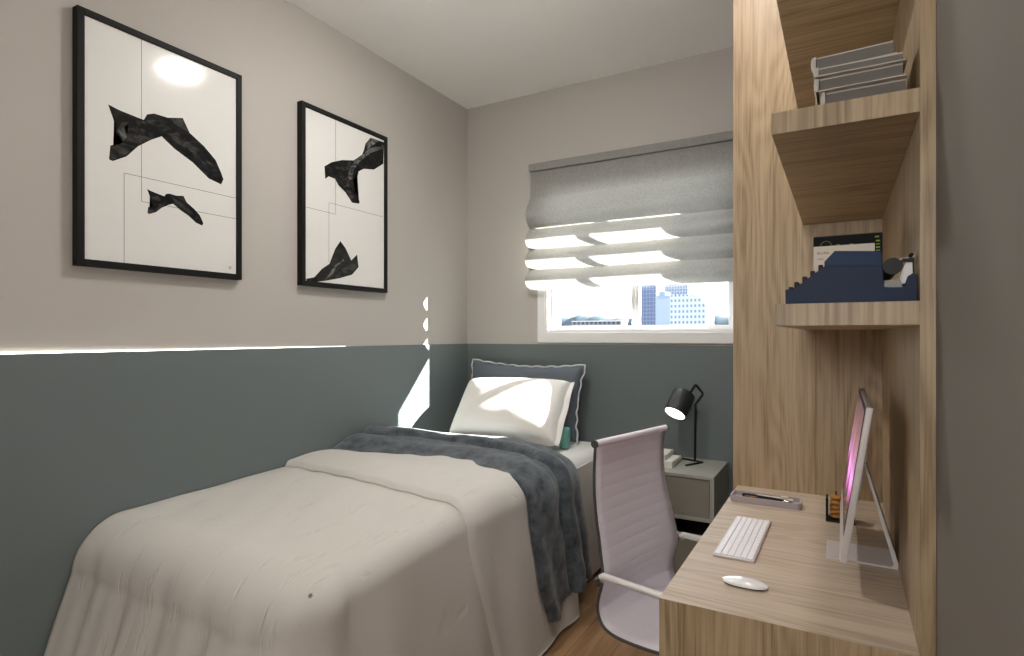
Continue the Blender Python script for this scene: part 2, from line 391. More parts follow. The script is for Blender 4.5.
# ------------------------------------------------------------------ pictures
def polymesh(pts, x, off):
    bm = bmesh.new(); vs = [bm.verts.new((x + off, p.y, p.z)) for p in pts]
    f = bm.faces.new(vs); bmesh.ops.triangulate(bm, faces=[f], ngon_method='EAR_CLIP')
    bmesh.ops.recalc_face_normals(bm, faces=bm.faces)
    r = bmesh.ops.extrude_face_region(bm, geom=bm.faces[:])
    for v in r['geom']:
        if isinstance(v, bmesh.types.BMVert): v.co.x -= .0003
    return bm
def picture(y0, y1, z0, z1, label):
    root = thing('framed_print', label, 'picture', (XL, (y0 + y1) / 2, z0), 'framed prints on the wall above the bed')
    fw = .0205; xf = XL + .031
    bm = bmesh.new()
    box(bm, XL, xf, y0, y0 + fw, z0, z1, .0015); box(bm, XL, xf, y1 - fw, y1, z0, z1, .0015)
    box(bm, XL, xf, y0 + fw, y1 - fw, z0, z0 + fw, .0015); box(bm, XL, xf, y0 + fw, y1 - fw, z1 - fw, z1, .0015)
    link('picture_frame', bm, M['black_frame'], root)
    link('print', B(XL, xf - .007, y0 + fw, y1 - fw, z0 + fw, z1 - fw), M['paper'], root)
    return root, xf - .007, (y0 + fw, y1 - fw, z0 + fw, z1 - fw)
def px2(pts, ox, oy, s, x): return [onX(ox + a / s, oy + b / s, x) for a, b in pts]
def clip(pts, lim):
    y0, y1, z0, z1 = lim
    for p in pts: p.y = min(max(p.y, y0), y1); p.z = min(max(p.z, z0), z1)
    return pts
def ink(root, p, q, x, name='ink_line', w=.0007):
    d = (q - p); d.x = 0; n = Vector((0, -d.z, d.y)).normalized() * w
    link(name, polymesh([p + n, q + n, q - n, p - n], x, .0004), M['ink_line'], root)
r1, X1, lim1 = picture(.848, 1.394, 1.41, 2.19, 'large framed print of a flying black cloth with a small copy below, nearer the camera')
A = (60, 0, 2.185, X1)
big = [(105, 228), (128, 240), (165, 255), (183, 262), (190, 250), (205, 248), (235, 257), (268, 258), (283, 290), (315, 320), (340, 350), (352, 378), (357, 392), (352, 403), (325, 390), (290, 355), (250, 325), (222, 298), (200, 305), (170, 320), (145, 342), (115, 352), (107, 348), (110, 318), (122, 315), (135, 312), (122, 285), (118, 260)]
mid1 = [(122, 285), (128, 268), (150, 260), (183, 266), (222, 298), (200, 303), (168, 318), (143, 338), (115, 350), (110, 345), (113, 322), (124, 318), (138, 312)]
mid2 = [(235, 259), (266, 260), (280, 289), (262, 278), (245, 268)]
mid3 = [(186, 264), (205, 262), (250, 285), (300, 325), (345, 375), (332, 372), (290, 338), (240, 300), (215, 280)]
fold1 = [(126, 283), (134, 268), (150, 266), (140, 280), (146, 300), (138, 308)]
def small(p): return [((a - 105) * .488 + 190, (b - 228) * .44 + 413 + (a - 105) * .012) for a, b in p]
for pl, mt, of in ((big, 'drape', .0006), (mid1, 'drape_mid', .0010), (mid2, 'drape_mid', .0010), (mid3, 'drape_mid', .0010), (fold1, 'drape_light', .0014)):
    link('printed_cloth', polymesh(px2(pl, *A), X1, of), M[mt], r1)
    if pl is not fold1:
        link('printed_cloth', polymesh(px2(small(pl), *A), X1, of), M[mt], r1)
L = lambda a, b, Q: onX(Q[0] + a / Q[2], Q[1] + b / Q[2], Q[3])
for a, b_ in (((178, 82), (178, 440)), ((178, 440), (386.5, 478.5)), ((140, 378), (386.5, 433.5)), ((140, 378), (140, 578))):
    p, q = clip([L(*a, A), L(*b_, A)], lim1); ink(r1, p, q, X1)
for k in range(2):
    p, q = L(370 + 3 * k, 582, A), L(370 + 3 * k, 588, A); ink(r1, p, q, X1, 'signature_mark', .0010)
r2, X2, lim2 = picture(1.675, 2.206, 1.412, 2.196, 'framed print with a grey scarf at its top corner, the one closer to the window')
A2 = (290, 90, 5.964, X2); A3 = (290, 190, 5.964, X2)
up = [(205, 455), (250, 430), (310, 418), (380, 420), (430, 385), (440, 360), (450, 320), (480, 285), (560, 312), (556, 440), (500, 475), (440, 470), (400, 490), (375, 540), (385, 600), (415, 665), (412, 678), (370, 672), (330, 610), (290, 570), (268, 530), (230, 515), (210, 530)]
up_m = [(250, 440), (310, 424), (372, 430), (350, 460), (362, 472), (352, 500), (300, 470), (262, 470)]
up_l = [(432, 388), (470, 350), (555, 330), (552, 350), (480, 375), (410, 430), (378, 480), (370, 530), (352, 540), (346, 505), (362, 455), (385, 425)]
up_m2 = [(290, 512), (345, 520), (352, 570), (380, 640), (360, 655), (322, 592)]
up_t = [(452, 322), (482, 290), (530, 305), (490, 330), (462, 355)]
lo = [(300, 305), (330, 345), (365, 420), (400, 385), (408, 460), (370, 505), (300, 525), (220, 540), (160, 552), (100, 542), (95, 530), (145, 520), (190, 470), (235, 440), (260, 390), (270, 350)]
lo_l = [(318, 412), (322, 424), (280, 450), (255, 500), (200, 545), (235, 500), (262, 455)]
lo_m = [(330, 455), (362, 445), (400, 440), (403, 462), (368, 500), (300, 520), (270, 515)]
for pl, mt, of, Q in ((up, 'drape', .0006, A2), (up_m, 'drape_mid', .001, A2), (up_l, 'drape_light', .0014, A2), (up_m2, 'drape_mid', .001, A2), (up_t, 'drape_light', .001, A2), (lo, 'drape', .0006, A3), (lo_l, 'drape_light', .001, A3), (lo_m, 'drape_mid', .001, A3)):
    link('printed_cloth', polymesh(clip(px2(pl, *Q), lim2), X2, of), M[mt], r2)
for a, b_, qa, qb in (((272, 175), (272, 145), A2, A3), ((97, 102), (272, 145), A3, A3), ((232, 75), (553, 160), A3, A3), ((232, 75), (232, 430), A3, A3)):
    p, q = clip([L(*a, qa), L(*b_, qb)], lim2); ink(r2, p, q, X2)
# ------------------------------------------------------------------ bed
bed = thing('single_bed', 'single bed with white mattress and valance pushed into the corner under the window', 'bed', (-1.54, 1.95, 0))
link('bed_base', B(XL + .01, -1.072, 1.03, YB - .01, .03, .30, .012, seg=3), M['white_sheet'], bed, smooth=True, angle=40)
link('mattress', B(XL + .008, -1.068, 1.06, YB - .008, .302, .624, .06, seg=6), M['white_sheet'], bed, smooth=True, angle=60)
for x in (-1.15, -1.93):
    for y in (1.05, 2.85): link('leg', T([(x, y, 0), (x, y, .05)], .025, n=14), M['black_plastic'], bed)
link('valance', B(-1.066, -1.060, 1.2, YB - .01, .02, .585, .002), M['white_sheet'], bed)
link('side_handle', B(-1.062, -1.058, 2.655, 2.668, .49, .53, .002), M['paper_edge'], bed)
# duvet
def drape_pt(u, v, top, XE, YE, rr, Lmax, flare, off=0.):
    """u: plan coord x (may run past XE), v: plan coord y (may run below YE)"""
    a = max(0., u - XE); b = max(0., YE - v)
    s = (a ** 4 + b ** 4) ** .25; d = math.hypot(a, b)
    x = min(u, XE); y = max(v, YE)
    if s > 0:
        dx, dy = a / d, -b / d; s = min(s, Lmax)
        q = rr * PI / 2
        if s < q: h = rr * math.sin(s / rr); z = top - rr * (1 - math.cos(s / rr))
        else: h = rr + flare(s - q, dx); z = top - rr - (s - q)
        nx, ny, nz = (dx, dy, .2)
        if s < q: k = math.sin(s / rr); nx, ny, nz = dx * k, dy * k, math.cos(s / rr)
        return Vector((x + dx * (h + off * abs(k if s < q else 1)), y + dy * (h + off * abs(k if s < q else 1)), z + (off * nz if s < q else 0))), s, dx, dy
    return Vector((x, y, top + off)), 0., 0., 0.
def flareD(e, dx): return .05 * (e / .5) + (1 - dx) * .10 * (e / .5)
XE, YE, RR = -1.125, .99, .085
def duv(u, v, off=0.):
    xx = XL + .012; top = .658 + .005 * snoise(u * 5, v * 4, 1.) - .026 * (1 - sstep(.95, 1.6, v)) - .010 * sstep(-1.5, -1.1, u)
    rr = RR + (.060 * sstep(XE + .25, XE - .1, u) if v < YE + .01 else 0)
    p, s, dx, dy = drape_pt(u, v, top, XE, YE, rr, .70, flareD, off)
    if s > 0:
        g = sstep(.04, .4, s)
        if dx < .99:      # soft vertical folds on the foot
            w = math.sin(u * 34 + .6 * math.sin(v * 3)) + .5 * math.sin(u * 71 + 1)
            p.y -= .009 * g * w * (1 - dx)
        if dx > 0.3:
            w = math.sin(v * 17 + 1.2) + .6 * math.sin(v * 29 + .4)
            p.x += .006 * g * w * dx
    # faint stitched dimples on top
    p.z += .0022 * math.sin(u * 40 + 3 * math.sin(v * 5)) * math.sin(v * 13) * (1 - sstep(0, .1, s))
    p.z = max(p.z, .018); p.x = max(p.x, xx)
    return p
dv = thing('duvet', 'cream duvet draped over the bed down to the floor', 'duvet', (-1.54, 1.6, .63))
bm = bmesh.new()
U0, U1, V0, V1 = XL + .012, XE + .72, YE - .70, 2.30
grid(bm, 150, 170, lambda i, j: duv(U0 + (U1 - U0) * i, V0 + (V1 - V0) * j))
o = link('duvet_cover', bm, M['duvet'], dv, smooth=True); solidify(o, .012, -1.)
# turned-down band lying on the duvet
def band(i, j):
    u = U0 + .004 + (U1 - .006 - U0) * i
    yn = 1.595 - .07 * sstep(-1.9, -1.0, u) + .008 * math.sin(u * 9) + .12 * sstep(-1.05, -.4, u)
    yf = 2.25
    v = yn + (yf - yn) * j
    edge = .020 * (1 - (1 - min(1, j / .04)) ** 3) if j < .04 else .020
    edge += .012 * math.exp(-((j - .25) / .2) ** 2) * (1 - sstep(XE, XE + .2, u))
    return duv(u, v, off=edge)
bm = bmesh.new(); grid(bm, 130, 60, band)
link('turned_down_edge', bm, M['duvet'], dv, smooth=True)
# small motifs embroidered on the duvet
M['motif'] = plain('grey embroidery thread', (.16, .15, .14), .9)
for px, py, w in ((309, 586, .009), (284, 622, .004)):
    p = onZ(px, py, .625)
    bm = bmesh.new()
    vs = [bm.verts.new(duv(p.x + w * math.cos(a) * (1 if k % 2 else .5), p.y + w * math.sin(a) * (1 if k % 2 else .5), .0015)) for k, a in enumerate([q * PI / 6 for q in range(12)])]
    c = bm.verts.new(duv(p.x, p.y, .002))
    for k in range(12): bm.faces.new((c, vs[k], vs[(k + 1) % 12]))
    link('embroidered_motif', bm, M['motif'], dv)
# throw
th = thing('throw_blanket', 'dark slate chenille throw laid across the bed and hanging over its side', 'throw', (-1.5, 2.15, .68))
def lerp_tab(tab, x):
    for (a, va), (b, vb) in zip(tab, tab[1:]):
        if x <= b: return va + (vb - va) * sstep(a, b, x) if b > a else va
    return tab[-1][1]
XT = -1.115
def throwp(i, j, off=0.):
    Ltot = (XT - (XL + .02)) + .66
    w = i * Ltot; u = XL + .02 + w
    yn = lerp_tab([(0, 1.83), (.35, 1.93), (.6, 1.955), (.78, 1.925), (.92, 1.885), (1.1, 1.885), (1.35, 1.925), (1.6, 1.965)], w)
    yf = lerp_tab([(0, 2.33), (.3, 2.46), (.6, 2.485), (.78, 2.43), (.92, 2.35), (1.1, 2.345), (1.35, 2.38), (1.6, 2.41)], w)
    v = yn + (yf - yn) * j
    lift = .026 + .010 * sstep(.0, .5, 1 - w)
    roll = math.sin(PI * min(1, max(0, j))) ** .45
    cr = .44 + .10 * math.sin(w * 2.2)           # crease between the doubled layers
    cw = .15 + .85 * sstep(.35, .62, w)
    up_ = sstep(cr - .012, cr + .03, j) * .014
    ridge = .016 * math.exp(-((j - cr - .09) / .06) ** 2) + .014 * math.exp(-((j - cr * .5) / .13) ** 2) - .014 * cw * math.exp(-((j - cr + .02) / .02) ** 2) + .012 * (1 - cw) * math.exp(-((j - cr + .06) / .16) ** 2) + .022 * math.exp(-((j - .90) / .09) ** 2) * sstep(.2, .4, w) * (1 - sstep(.75, .95, w))
    h = lift * roll + up_ * roll + ridge * roll + .005 * snoise(w * 14, j * 9, 2.) * roll
    def fl(e, dx): return .035 * (e / .5)
    top = .652 + .045 * (1 - sstep(0, .38, w)) * (.35 + .65 * j)
    Lm = .545 - .055 * sstep(.0, .55, j) + .03 * math.sin(j * 16) * j
    p, s, dx, dy = drape_pt(u if u < XT else XT + (u - XT) * min(1, Lm / .60), v, top, XT, -9, .095, 9, fl, 0)
    if s > 0:
        k = min(1, s / (.095 * PI / 2)); an = k * PI / 2
        p.x += h * math.sin(an); p.z += h * math.cos(an)
        g = sstep(.1, .5, s)
        p.x += g * .014 * math.sin(j * 13 + 1.) + g * .01 * math.sin(j * 23)
        # gather: edges curl inwards lower down
        p.y = p.y + g * .015 * math.sin(s * 12 + j * 5)
        p.x += .008
    else: p.z += h
    p.z = max(p.z, .03)
    return p
bm = bmesh.new(); grid(bm, 150, 60, throwp)
o = link('throw_cloth', bm, M['throw'], th, smooth=True); solidify(o, .008, 0.)
# ------------------------------------------------------------------ pillows
def pillow(name, label, W, H, D, mat, M4, flange=.0, cat='pillow', pinch=.10, n=44, wr=.006, seed=0.):
    root = thing(name, label, cat, M4.translation)
    def surf(sgn):
        def f(i, j):
            a, b = i * 2 - 1, j * 2 - 1
            ea, eb = abs(a), abs(b)
            x = a * W / 2 * (1 - pinch * (1 - eb ** 2) * ea ** 3 * .5); z = b * H / 2 * (1 - pinch * (1 - ea ** 2) * eb ** 3)
            th_ = (max(0, 1 - ea ** 3) * max(0, 1 - eb ** 3)) ** .38
            y = sgn * D / 2 * th_ + wr * snoise(a * 5 + seed, b * 4, seed) * th_
            return M4 @ Vector((x, y, z))
        return f
    bm = bmesh.new(); grid(bm, n, n, surf(1)); grid(bm, n, n, surf(-1))
    bmesh.ops.remove_doubles(bm, verts=bm.verts, dist=.0006)
    o = link('pillow_cover', bm, mat, root, smooth=True)
    return root
def frame_from(o, xdir, zdir):
    x = Vector(xdir).normalized(); z = Vector(zdir); z = (z - x * z.dot(x)).normalized(); y = z.cross(x)
    m = Matrix((x, y, z)).transposed().to_4x4(); m.translation = o; return m
# slate euro pillow against the window wall
W, H = .735, .415
m4 = frame_from(Vector((-1.568, 2.845, .636 + .205)), (1, -.02, -.02), (0, .22, 1))
pd = pillow('pillow', 'slate blue pillow with white scalloped trim leaning on the wall behind the white one', W, H, .12, M['slate_cloth'], m4, pinch=.13, seed=1.)
pts = []
def edge(a, b):
    x = a * W / 2 * (1 - .13 * (1 - abs(b) ** 2) * abs(a) ** 3 * .5); z = b * H / 2 * (1 - .13 * (1 - abs(a) ** 2) * abs(b) ** 3)
    return x, z
for k in range(300):
    s = k / 300 * 4; q = int(s); r = (s - q) * 2 - 1
    a, b = [(r, 1), (1, -r), (-r, -1), (-1, r)][q]
    x, z = edge(a, b); wob = .0065 * abs(math.sin(k * PI / 300 * (36 if q % 2 == 0 else 20)))
    pts.append(m4 @ Vector((x + (wob * a if q % 2 else 0), -.002 + .004 * math.sin(k * .55), z + (0 if q % 2 else wob * b))))
link('scalloped_trim', T(pts, .0048, n=6, closed=True), M['trim_white'], pd, smooth=True)
m4 = frame_from(Vector((-1.530, 2.645, .640 + .160)), (1, .13, .012), (0, 1.0, 1))
pw = pillow('pillow', 'plump white pillow in front of the slate one', .595, .40, .21, M['pillow_white'], m4, pinch=.06, seed=3., wr=.0012)
# flange tips at the four corners / right side
def flange(i, j):
    a = .93 + .13 * i; b = (j * 2 - 1) * (.98 + .05 * i)
    return m4 @ Vector((a * .30, .004 * math.sin(j * 14) - .002, b * .20 * (1 - .04 * (1 - b * b))))
bm = bmesh.new(); grid(bm, 4, 24, flange); o = link('side_flange', bm, M['pillow_white'], pw, smooth=True); solidify(o, .004, 0)
# teal cushion
tq = bmesh.new(); lathe(tq, [(.004, 0), (.022, .002), (.028, .012), (.030, .04), (.030, .085), (.027, .101), (.020, .108), (.003, .110)], (-1.214, 2.655, .626), n=28)
tag(link('bolster_cushion', tq, M['teal'], smooth=True), 'small teal rolled cushion standing at the end of the white pillow', 'cushion')
# ------------------------------------------------------------------ nightstand
ns = thing('nightstand', 'taupe two drawer nightstand beside the bed under the window', 'nightstand', (-.71, 2.78, 0))
nx0, nx1, ny0, ny1 = -.95, -.479, 2.596, YB - .004
bm = bmesh.new()
box(bm, nx0, nx1, ny0, ny1, .568, .583, .0015)
box(bm, nx0, nx0 + .018, ny0, ny1, .10, .568); box(bm, nx1 - .018, nx1, ny0, ny1, .10, .568)
box(bm, nx0 + .018, nx1 - .018, ny0, ny1, .382, .400, .001); box(bm, nx0 + .018, nx1 - .018, ny0, ny1, .10, .118)
box(bm, nx0 + .018, nx1 - .018, ny0, ny1, .300, .314, .001)
link('carcass', bm, M['night_grey'], ns)
link('back_panel', B(nx0 + .018, nx1 - .018, ny1 - .01, ny1 - .004, .118, .568), M['night_dark'], ns)
link('niche_lining', B(nx0 + .019, nx1 - .019, ny0 + .03, ny1 - .012, .3145, .3155), M['night_dark'], ns)
link('drawer', B(nx0 + .020, nx1 - .020, ny0 + .004, ny0 + .30, .402, .566, .0015), M['night_front'], ns)
link('drawer', B(nx0 + .020, nx1 - .020, ny0 + .004, ny0 + .30, .120, .298, .0015), M['night_front'], ns)
link('plinth', B(nx0 + .02, nx1 - .02, ny0 + .03, ny1 - .02, 0, .10), M['night_dark'], ns)
def white_book(x0, x1, y0, y1, z0, z1, label, rz, group, cov, pg, name='hardcover_book', spine='+x', over=.003):
    root = thing(name, label, 'book', ((x0 + x1) / 2, (y0 + y1) / 2, z0), group)
    c = Vector(((x0 + x1) / 2, (y0 + y1) / 2, 0)); R = Matrix.Translation(c) @ Matrix.Rotation(rz, 4, 'Z') @ Matrix.Translation(-c)
    ct = .002
    a = B(x0 + over, x1 - over, y0 + over, y1 - over, z0 + ct, z1 - ct)
    b = bmesh.new(); box(b, x0, x1, y0, y1, z0, z0 + ct, .0006); box(b, x0 + over, x1 - over, y0 + over, y1 - over, z1 - ct, z1)
    # rounded spine
    n = 7; h = (z1 - z0) / 2; zc = (z0 + z1) / 2; s_ = []
    sgn = -1 if spine == '-x' else 1; xs = x0 if sgn < 0 else x1
    for k in range(n + 1):
        an = -PI / 2 + PI * k / n; s_.append((xs + sgn * .003 * math.cos(an), zc + h * math.sin(an)))
    s_ += [(xs - sgn * .004, z1), (xs - sgn * .004, z0)]
    prism(b, s_, 'y', y0, y1)
    a.transform(R); b.transform(R)
    link('pages', a, pg, root); link('cover', b, cov, root)
    return root
GB = 'white books on the nightstand'
white_book(-.90, -.683, 2.675, 2.85, .583, .612, 'lower and wider white book of the two on the nightstand', 0, GB, M['book_white'], M['book_white'])
white_book(-.90, -.720, 2.69, 2.86, .612, .636, 'upper and smaller white book of the two on the nightstand', .02, GB, M['book_white'], M['book_white'])
# desk lamp
lp = thing('table_lamp', 'black metal reading lamp with tilted drum shade on the nightstand', 'lamp', (-.62, 2.87, .583))
TL = 2.80
def LP(px, py, t=TL): return P(px, py, t)
pz = LP(695, 461); 
b1 = onZ(682, 458.5, .588); b2 = onZ(702.6, 462.3, .588); b3 = onZ(685.8, 465.3, .588); base_p = Vector((LP(695, 461).x, LP(695, 461).y, .588))
bm = bmesh.new(); tube(bm, [b1, b1.lerp(base_p, .5) + Vector((0, .006, 0)), base_p, b2.lerp(base_p, .15), b2, b2.lerp(b3, .12), b3], .0048, n=10)
link('base', bm, M['black'], lp, smooth=True)
top0 = LP(695.5, 404)
link('pole', T([base_p, top0, LP(699, 399.5), LP(702.3, 395), LP(702.6, 393.6), LP(701.5, 391.8), LP(696.5, 385.6), LP(695.4, 385), LP(694.4, 386), LP(689.5, 394)], .0056, n=10), M['black'], lp, smooth=True)
op = LP(674.7, 413.8); bk = LP(687.6, 394.2)
ax = (bk - op).normalized(); ax = (ax * .92 + FW * .39).normalized()
bk = op + ax * .122
bm = bmesh.new(); R_ = .0545
lathe(bm, [(R_ - .006, .004), (R_ - .001, 0), (R_, .002), (R_, .116), (R_ - .004, .122), (.004, .124)], op, ax, n=40)
link('lamp_shade', bm, M['lamp_grey'], lp, smooth=True, angle=40)
bm = bmesh.new(); lathe(bm, [(.002, .0005), (R_ - .005, .0005), (R_ - .005, .0035), (.002, .0035)], op, ax, n=40)
M['lampglow'] = emis('lit lamp diffuser', (1, .97, .92), 1.6)
link('diffuser', bm, M['lampglow'], lp)
# ------------------------------------------------------------------ shelving and desk
UY0, UY1 = .98, 1.832
su = thing('shelving_unit', 'tall open light oak shelving unit lining the wall above the desk', 'shelf', (.1, 1.4, 0))
PX = .095
link('back_panel', B(PX, XR, UY0, UY1, 0, ZC), M['oak_z'], su)
link('side_panel', B(-.283, XR, UY1, UY1 + .03, 0, ZC, .0008), M['oak_z'], su)
def board(name, bm, m1, par):
    """long grain on the faces, upright grain on the edge strip facing the room"""
    o = link(name, bm, [m1, M['oak_z']], par)
    for p in o.data.polygons:
        if p.normal.y < -.8: p.material_index = 1
board('shelf', B(-.108, PX, UY0, UY1, 1.838, 1.872, .0008), M['oak_x'], su)
board('shelf', B(-.095, PX, UY0, UY1, 1.512, 1.546, .0008), M['oak_x'], su)
board('shelf', B(-.090, PX, UY0, UY1, 1.214, 1.248, .0008), M['oak_x'], su)
dk = thing('desk', 'light oak built-in desk with a solid end panel under the shelves', 'desk', (-.09, 1.4, 0))
board('desktop', B(-.271, PX, UY0, UY1, .72, .75), M['oak_desk'], dk)
link('end_panel', B(-.271, PX, UY0, UY0 + .028, 0, .72), M['oak_z'], dk)
# grey books on the upper shelf
GS = 'stacked books on the upper shelf'
bkz = [(1.5463, 1.5770, -.026, .0870, 1.018, 'bottom thick grey book of the stack on the upper shelf', .0),
       (1.5772, 1.5975, -.034, .0835, 1.010, 'grey book with pale cover just above the bottom one on the upper shelf', -.01),
       (1.5977, 1.6120, -.036, .0815, 1.004, 'thin grey book just below the top one on the upper shelf', .012),
       (1.6122, 1.6345, -.034, .0760, 1.014, 'grey book lying on top of the stack on the upper shelf', -.06)]
for z0, z1, x0, x1, y0, lb, rz in bkz:
    white_book(x0, x1, y0, y0 + .17, z0, z1, lb, rz, GS, M['cover_white'], M['paper_edge'], spine='-x', over=.005)
# typewriter
TY = 1.0
tw = thing('typewriter', 'small navy blue typewriter with black keys on the lower shelf', 'typewriter', (.01, 1.08, 1.248))
def tp(a, b, y=TY): p = onY(780 + a / 7.314, 225 + b / 7.314, y); return (p.x, p.z)
ZS = 1.2485
body = [(40, 545), (38, 475), (62, 470), (90, 478), (150, 432), (240, 365), (325, 302), (325, 268), (400, 190), (722, 190), (742, 200), (747, 300), (757, 440), (768, 455), (905, 455), (925, 425), (938, 372), (975, 350), (1000, 362), (1000, 545)]
bd = [tp(*q) for q in body]; bd = [(x, max(z, ZS)) for x, z in bd]; bd[0] = (bd[0][0], ZS); bd[-1] = (bd[-1][0], ZS)
bm = bmesh.new(); prism(bm, bd, 'y', TY, TY + .012); bevel_all(bm, .001)
link('side_cheek', bm, M['blue_plastic'], tw)
bm = bmesh.new(); prism(bm, bd, 'y', TY + .143, TY + .155); bevel_all(bm, .001)
link('side_cheek', bm, M['blue_plastic'], tw)
inner = [(42, 543), (42, 500), (95, 500), (330, 330), (330, 275), (402, 194), (720, 194), (740, 204), (752, 450), (905, 458), (995, 458), (995, 543)]
bi = [tp(*q) for q in inner]; bi = [(x, max(z, ZS)) for x, z in bi]; bi[0] = (bi[0][0], ZS); bi[-1] = (bi[-1][0], ZS)
bm = bmesh.new(); prism(bm, bi, 'y', TY + .012, TY + .143)
link('shell', bm, M['blue_plastic'], tw)
ld = [tp(*q) for q in [(332, 292), (332, 270), (403, 196), (716, 196), (736, 205), (740, 292)]]
bm = bmesh.new(); prism(bm, ld, 'y', TY - .0012, TY); link('lid_panel', bm, M['blue_lid'], tw)
for (a, b) in ((75, 462), (115, 425), (175, 384), (235, 343), (295, 298)):
    x, z = tp(a, b)
    for k in range(8):
        y = TY + .015 + k * .0165
        bm = bmesh.new(); box(bm, x - .0032, x + .0032, y, y + .011, z - .012, z + .0030, .0008, seg=1)
        link('key', bm, M['black_plastic'], tw)
x, z = tp(822, 300)
link('platen', T([(x, TY + .01, z), (x, TY + .145, z)], .0105, n=28), M['black_plastic'], tw, smooth=True, angle=40)
link('platen_knob', T([(x, TY - .008, z - .001), (x, TY + .006, z - .001)], .0120, n=28), M['black'], tw, smooth=True, angle=40)
cr_ = [tp(*q) for q in [(765, 452), (770, 400), (890, 395), (905, 452)]]
bm = bmesh.new(); prism(bm, cr_, 'y', TY + .014, TY + .14); link('carriage', bm, M['grey_steel'], tw)
sp_ = [tp(*q) for q in [(888, 420), (890, 330), (935, 260), (985, 262), (985, 345), (940, 372), (925, 420)]]
bm = bmesh.new(); prism(bm, sp_, 'y', TY + .02, TY + .024); link('paper_guide', bm, M['alu_mat'], tw)
gd = [tp(*q) for q in [(880, 262), (905, 236), (990, 230), (992, 355), (982, 355), (978, 262)]]
bm = bmesh.new(); prism(bm, gd, 'y', TY + .014, TY + .019); link('guide_bracket', bm, M['black_plastic'], tw)
x, z = tp(968, 208)
link('release_lever', T([(x, TY + .012, z), (x + .0005, TY + .045, z)], .0026, n=12), M['black_plastic'], tw, smooth=True)
bm = bmesh.new(); p0 = tp(880, 236); tube(bm, [(p0[0], TY + .03, p0[1]), (x, TY + .03, z - .002)], .0012, n=8); link('lever_rod', bm, M['alu_mat'], tw)
# books standing behind the typewriter
BY = 1.25
cb = thing('hardcover_book', 'cream covered book standing upright behind the typewriter', 'book', (.003, BY, ZS), 'books standing behind the typewriter')
link('cover', B(-.047, .053, BY, BY + .014, ZS, 1.3695, .0012), M['book_cream'], cb)
link('pages', B(-.045, .051, BY + .002, BY + .012, 1.3695, 1.3700), M['paper_edge'], cb)
def glyphs(root, x, z, h, n, mat, seed, y, name):
    r = random.Random(seed); bm = bmesh.new()
    for k in range(n):
        w = h * .62; xa = x + k * h * .85
        kind = r.choice('EOHILT')
        s = h * .2
        def bx(a, b, c, d): box(bm, xa + a * w, xa + b * w, y - .0004, y, z + c * h, z + d * h)
        bx(0, .25, 0, 1)
        if kind in 'EO': bx(.25, 1, 0, .2); bx(.25, 1, .8, 1)
        if kind == 'E': bx(.25, .8, .4, .6)
        if kind in 'OH': bx(.75, 1, .2 if kind == 'O' else 0, .8 if kind == 'O' else 1)
        if kind == 'H': bx(.25, .75, .4, .6)
        if kind == 'L': bx(.25, 1, 0, .2)
        if kind == 'T': bx(-.4, 0, .8, 1); bx(.25, .7, .8, 1)
    link(name, bm, mat, root)
glyphs(cb, -.0405, 1.3545, .0042, 6, M['red_ink'], 3, BY, 'title_lettering')
glyphs(cb, -.0400, 1.3435, .0030, 4, M['red_ink'], 5, BY, 'subtitle_lettering')
BY2 = 1.27
bb = thing('hardcover_book', 'taller black book with yellow green print behind the cream one', 'book', (.01, BY2, ZS), 'books standing behind the typewriter')
link('cover', B(-.048, .066, BY2, BY2 + .022, ZS, 1.391, .0012), M['book_black'], bb)
link('pages', B(-.046, .064, BY2 + .003, BY2 + .019, 1.391, 1.3925), M['paper_edge'], bb)
for k, (px, py) in enumerate(((878, 240.5), (878, 243.8), (878, 247), (878, 250), (877, 236.5))):
    p = onY(px, py, BY2)
    link('cover_mark', B(p.x - .0032, p.x + .0032, BY2 - .0004, BY2, p.z - .0014, p.z + .0012), M['green_ink'] if k % 2 else M['yellow_ink'], bb)
for px, py in ((838.3, 245), (851.5, 244.2)):
    p = onY(px, py, BY2)
    link('cover_mark', B(p.x - .0028, p.x + .0028, BY2 - .0004, BY2, p.z - .0014, p.z + .0010), M['yellow_ink'], bb)
p = onY(826, 246, BY2)
link('cover_emblem', T([(p.x + .009 * math.cos(a), BY2 - .0003, p.z + .009 * math.sin(a)) for a in [k * PI / 14 for k in range(28)]], .0005, n=5, closed=True), M['green_ink'], bb)
# ------------------------------------------------------------------ computer
SX0, SZ0, SX1, SZ1 = -.0035, .799, .0370, 1.0755
SY0, SY1 = 1.17, 1.576
pc = thing('desktop_computer', 'slim aluminium all-in-one computer with purple wallpaper on the desk', 'computer', (.03, 1.373, .75))
tilt = math.atan2(SX1 - SX0, SZ1 - SZ0); Hs = math.hypot(SX1 - SX0, SZ1 - SZ0)
RM = Matrix.Translation((SX0, 0, SZ0)) @ Matrix.Rotation(tilt, 4, 'Y')
bm = B(0, .0115, SY0, SY1, 0, Hs, .002, seg=3); bm.transform(RM); link('housing', bm, M['alu_mat'], pc, smooth=True, angle=40)
bm = B(-.0006, 0, SY0 + .0015, SY1 - .0015, .047, Hs - .0015); bm.transform(RM); link('bezel', bm, M['black_plastic'], pc)
bm = B(-.0010, -.0006, SY0 + .010, SY1 - .010, .056, Hs - .010); bm.transform(RM); link('screen', bm, M['screen'], pc)
bm = bmesh.new()     # hump on the rear
prism(bm, [(.0113, .05), (.020, .08), (.022, .14), (.020, .19), (.0113, .22)], 'y', 1.30, 1.446); bm.transform(RM); bevel_all(bm, .002)
link('rear_hump', bm, M['alu_mat'], pc, smooth=True, angle=40)
lg = [(.037, .948), (.041, .948), (.0905, .775), (.0945, .760), (.0935, .7505), (-.028, .7505), (-.028, .7545), (.084, .7545), (.0865, .760), (.0835, .772)]
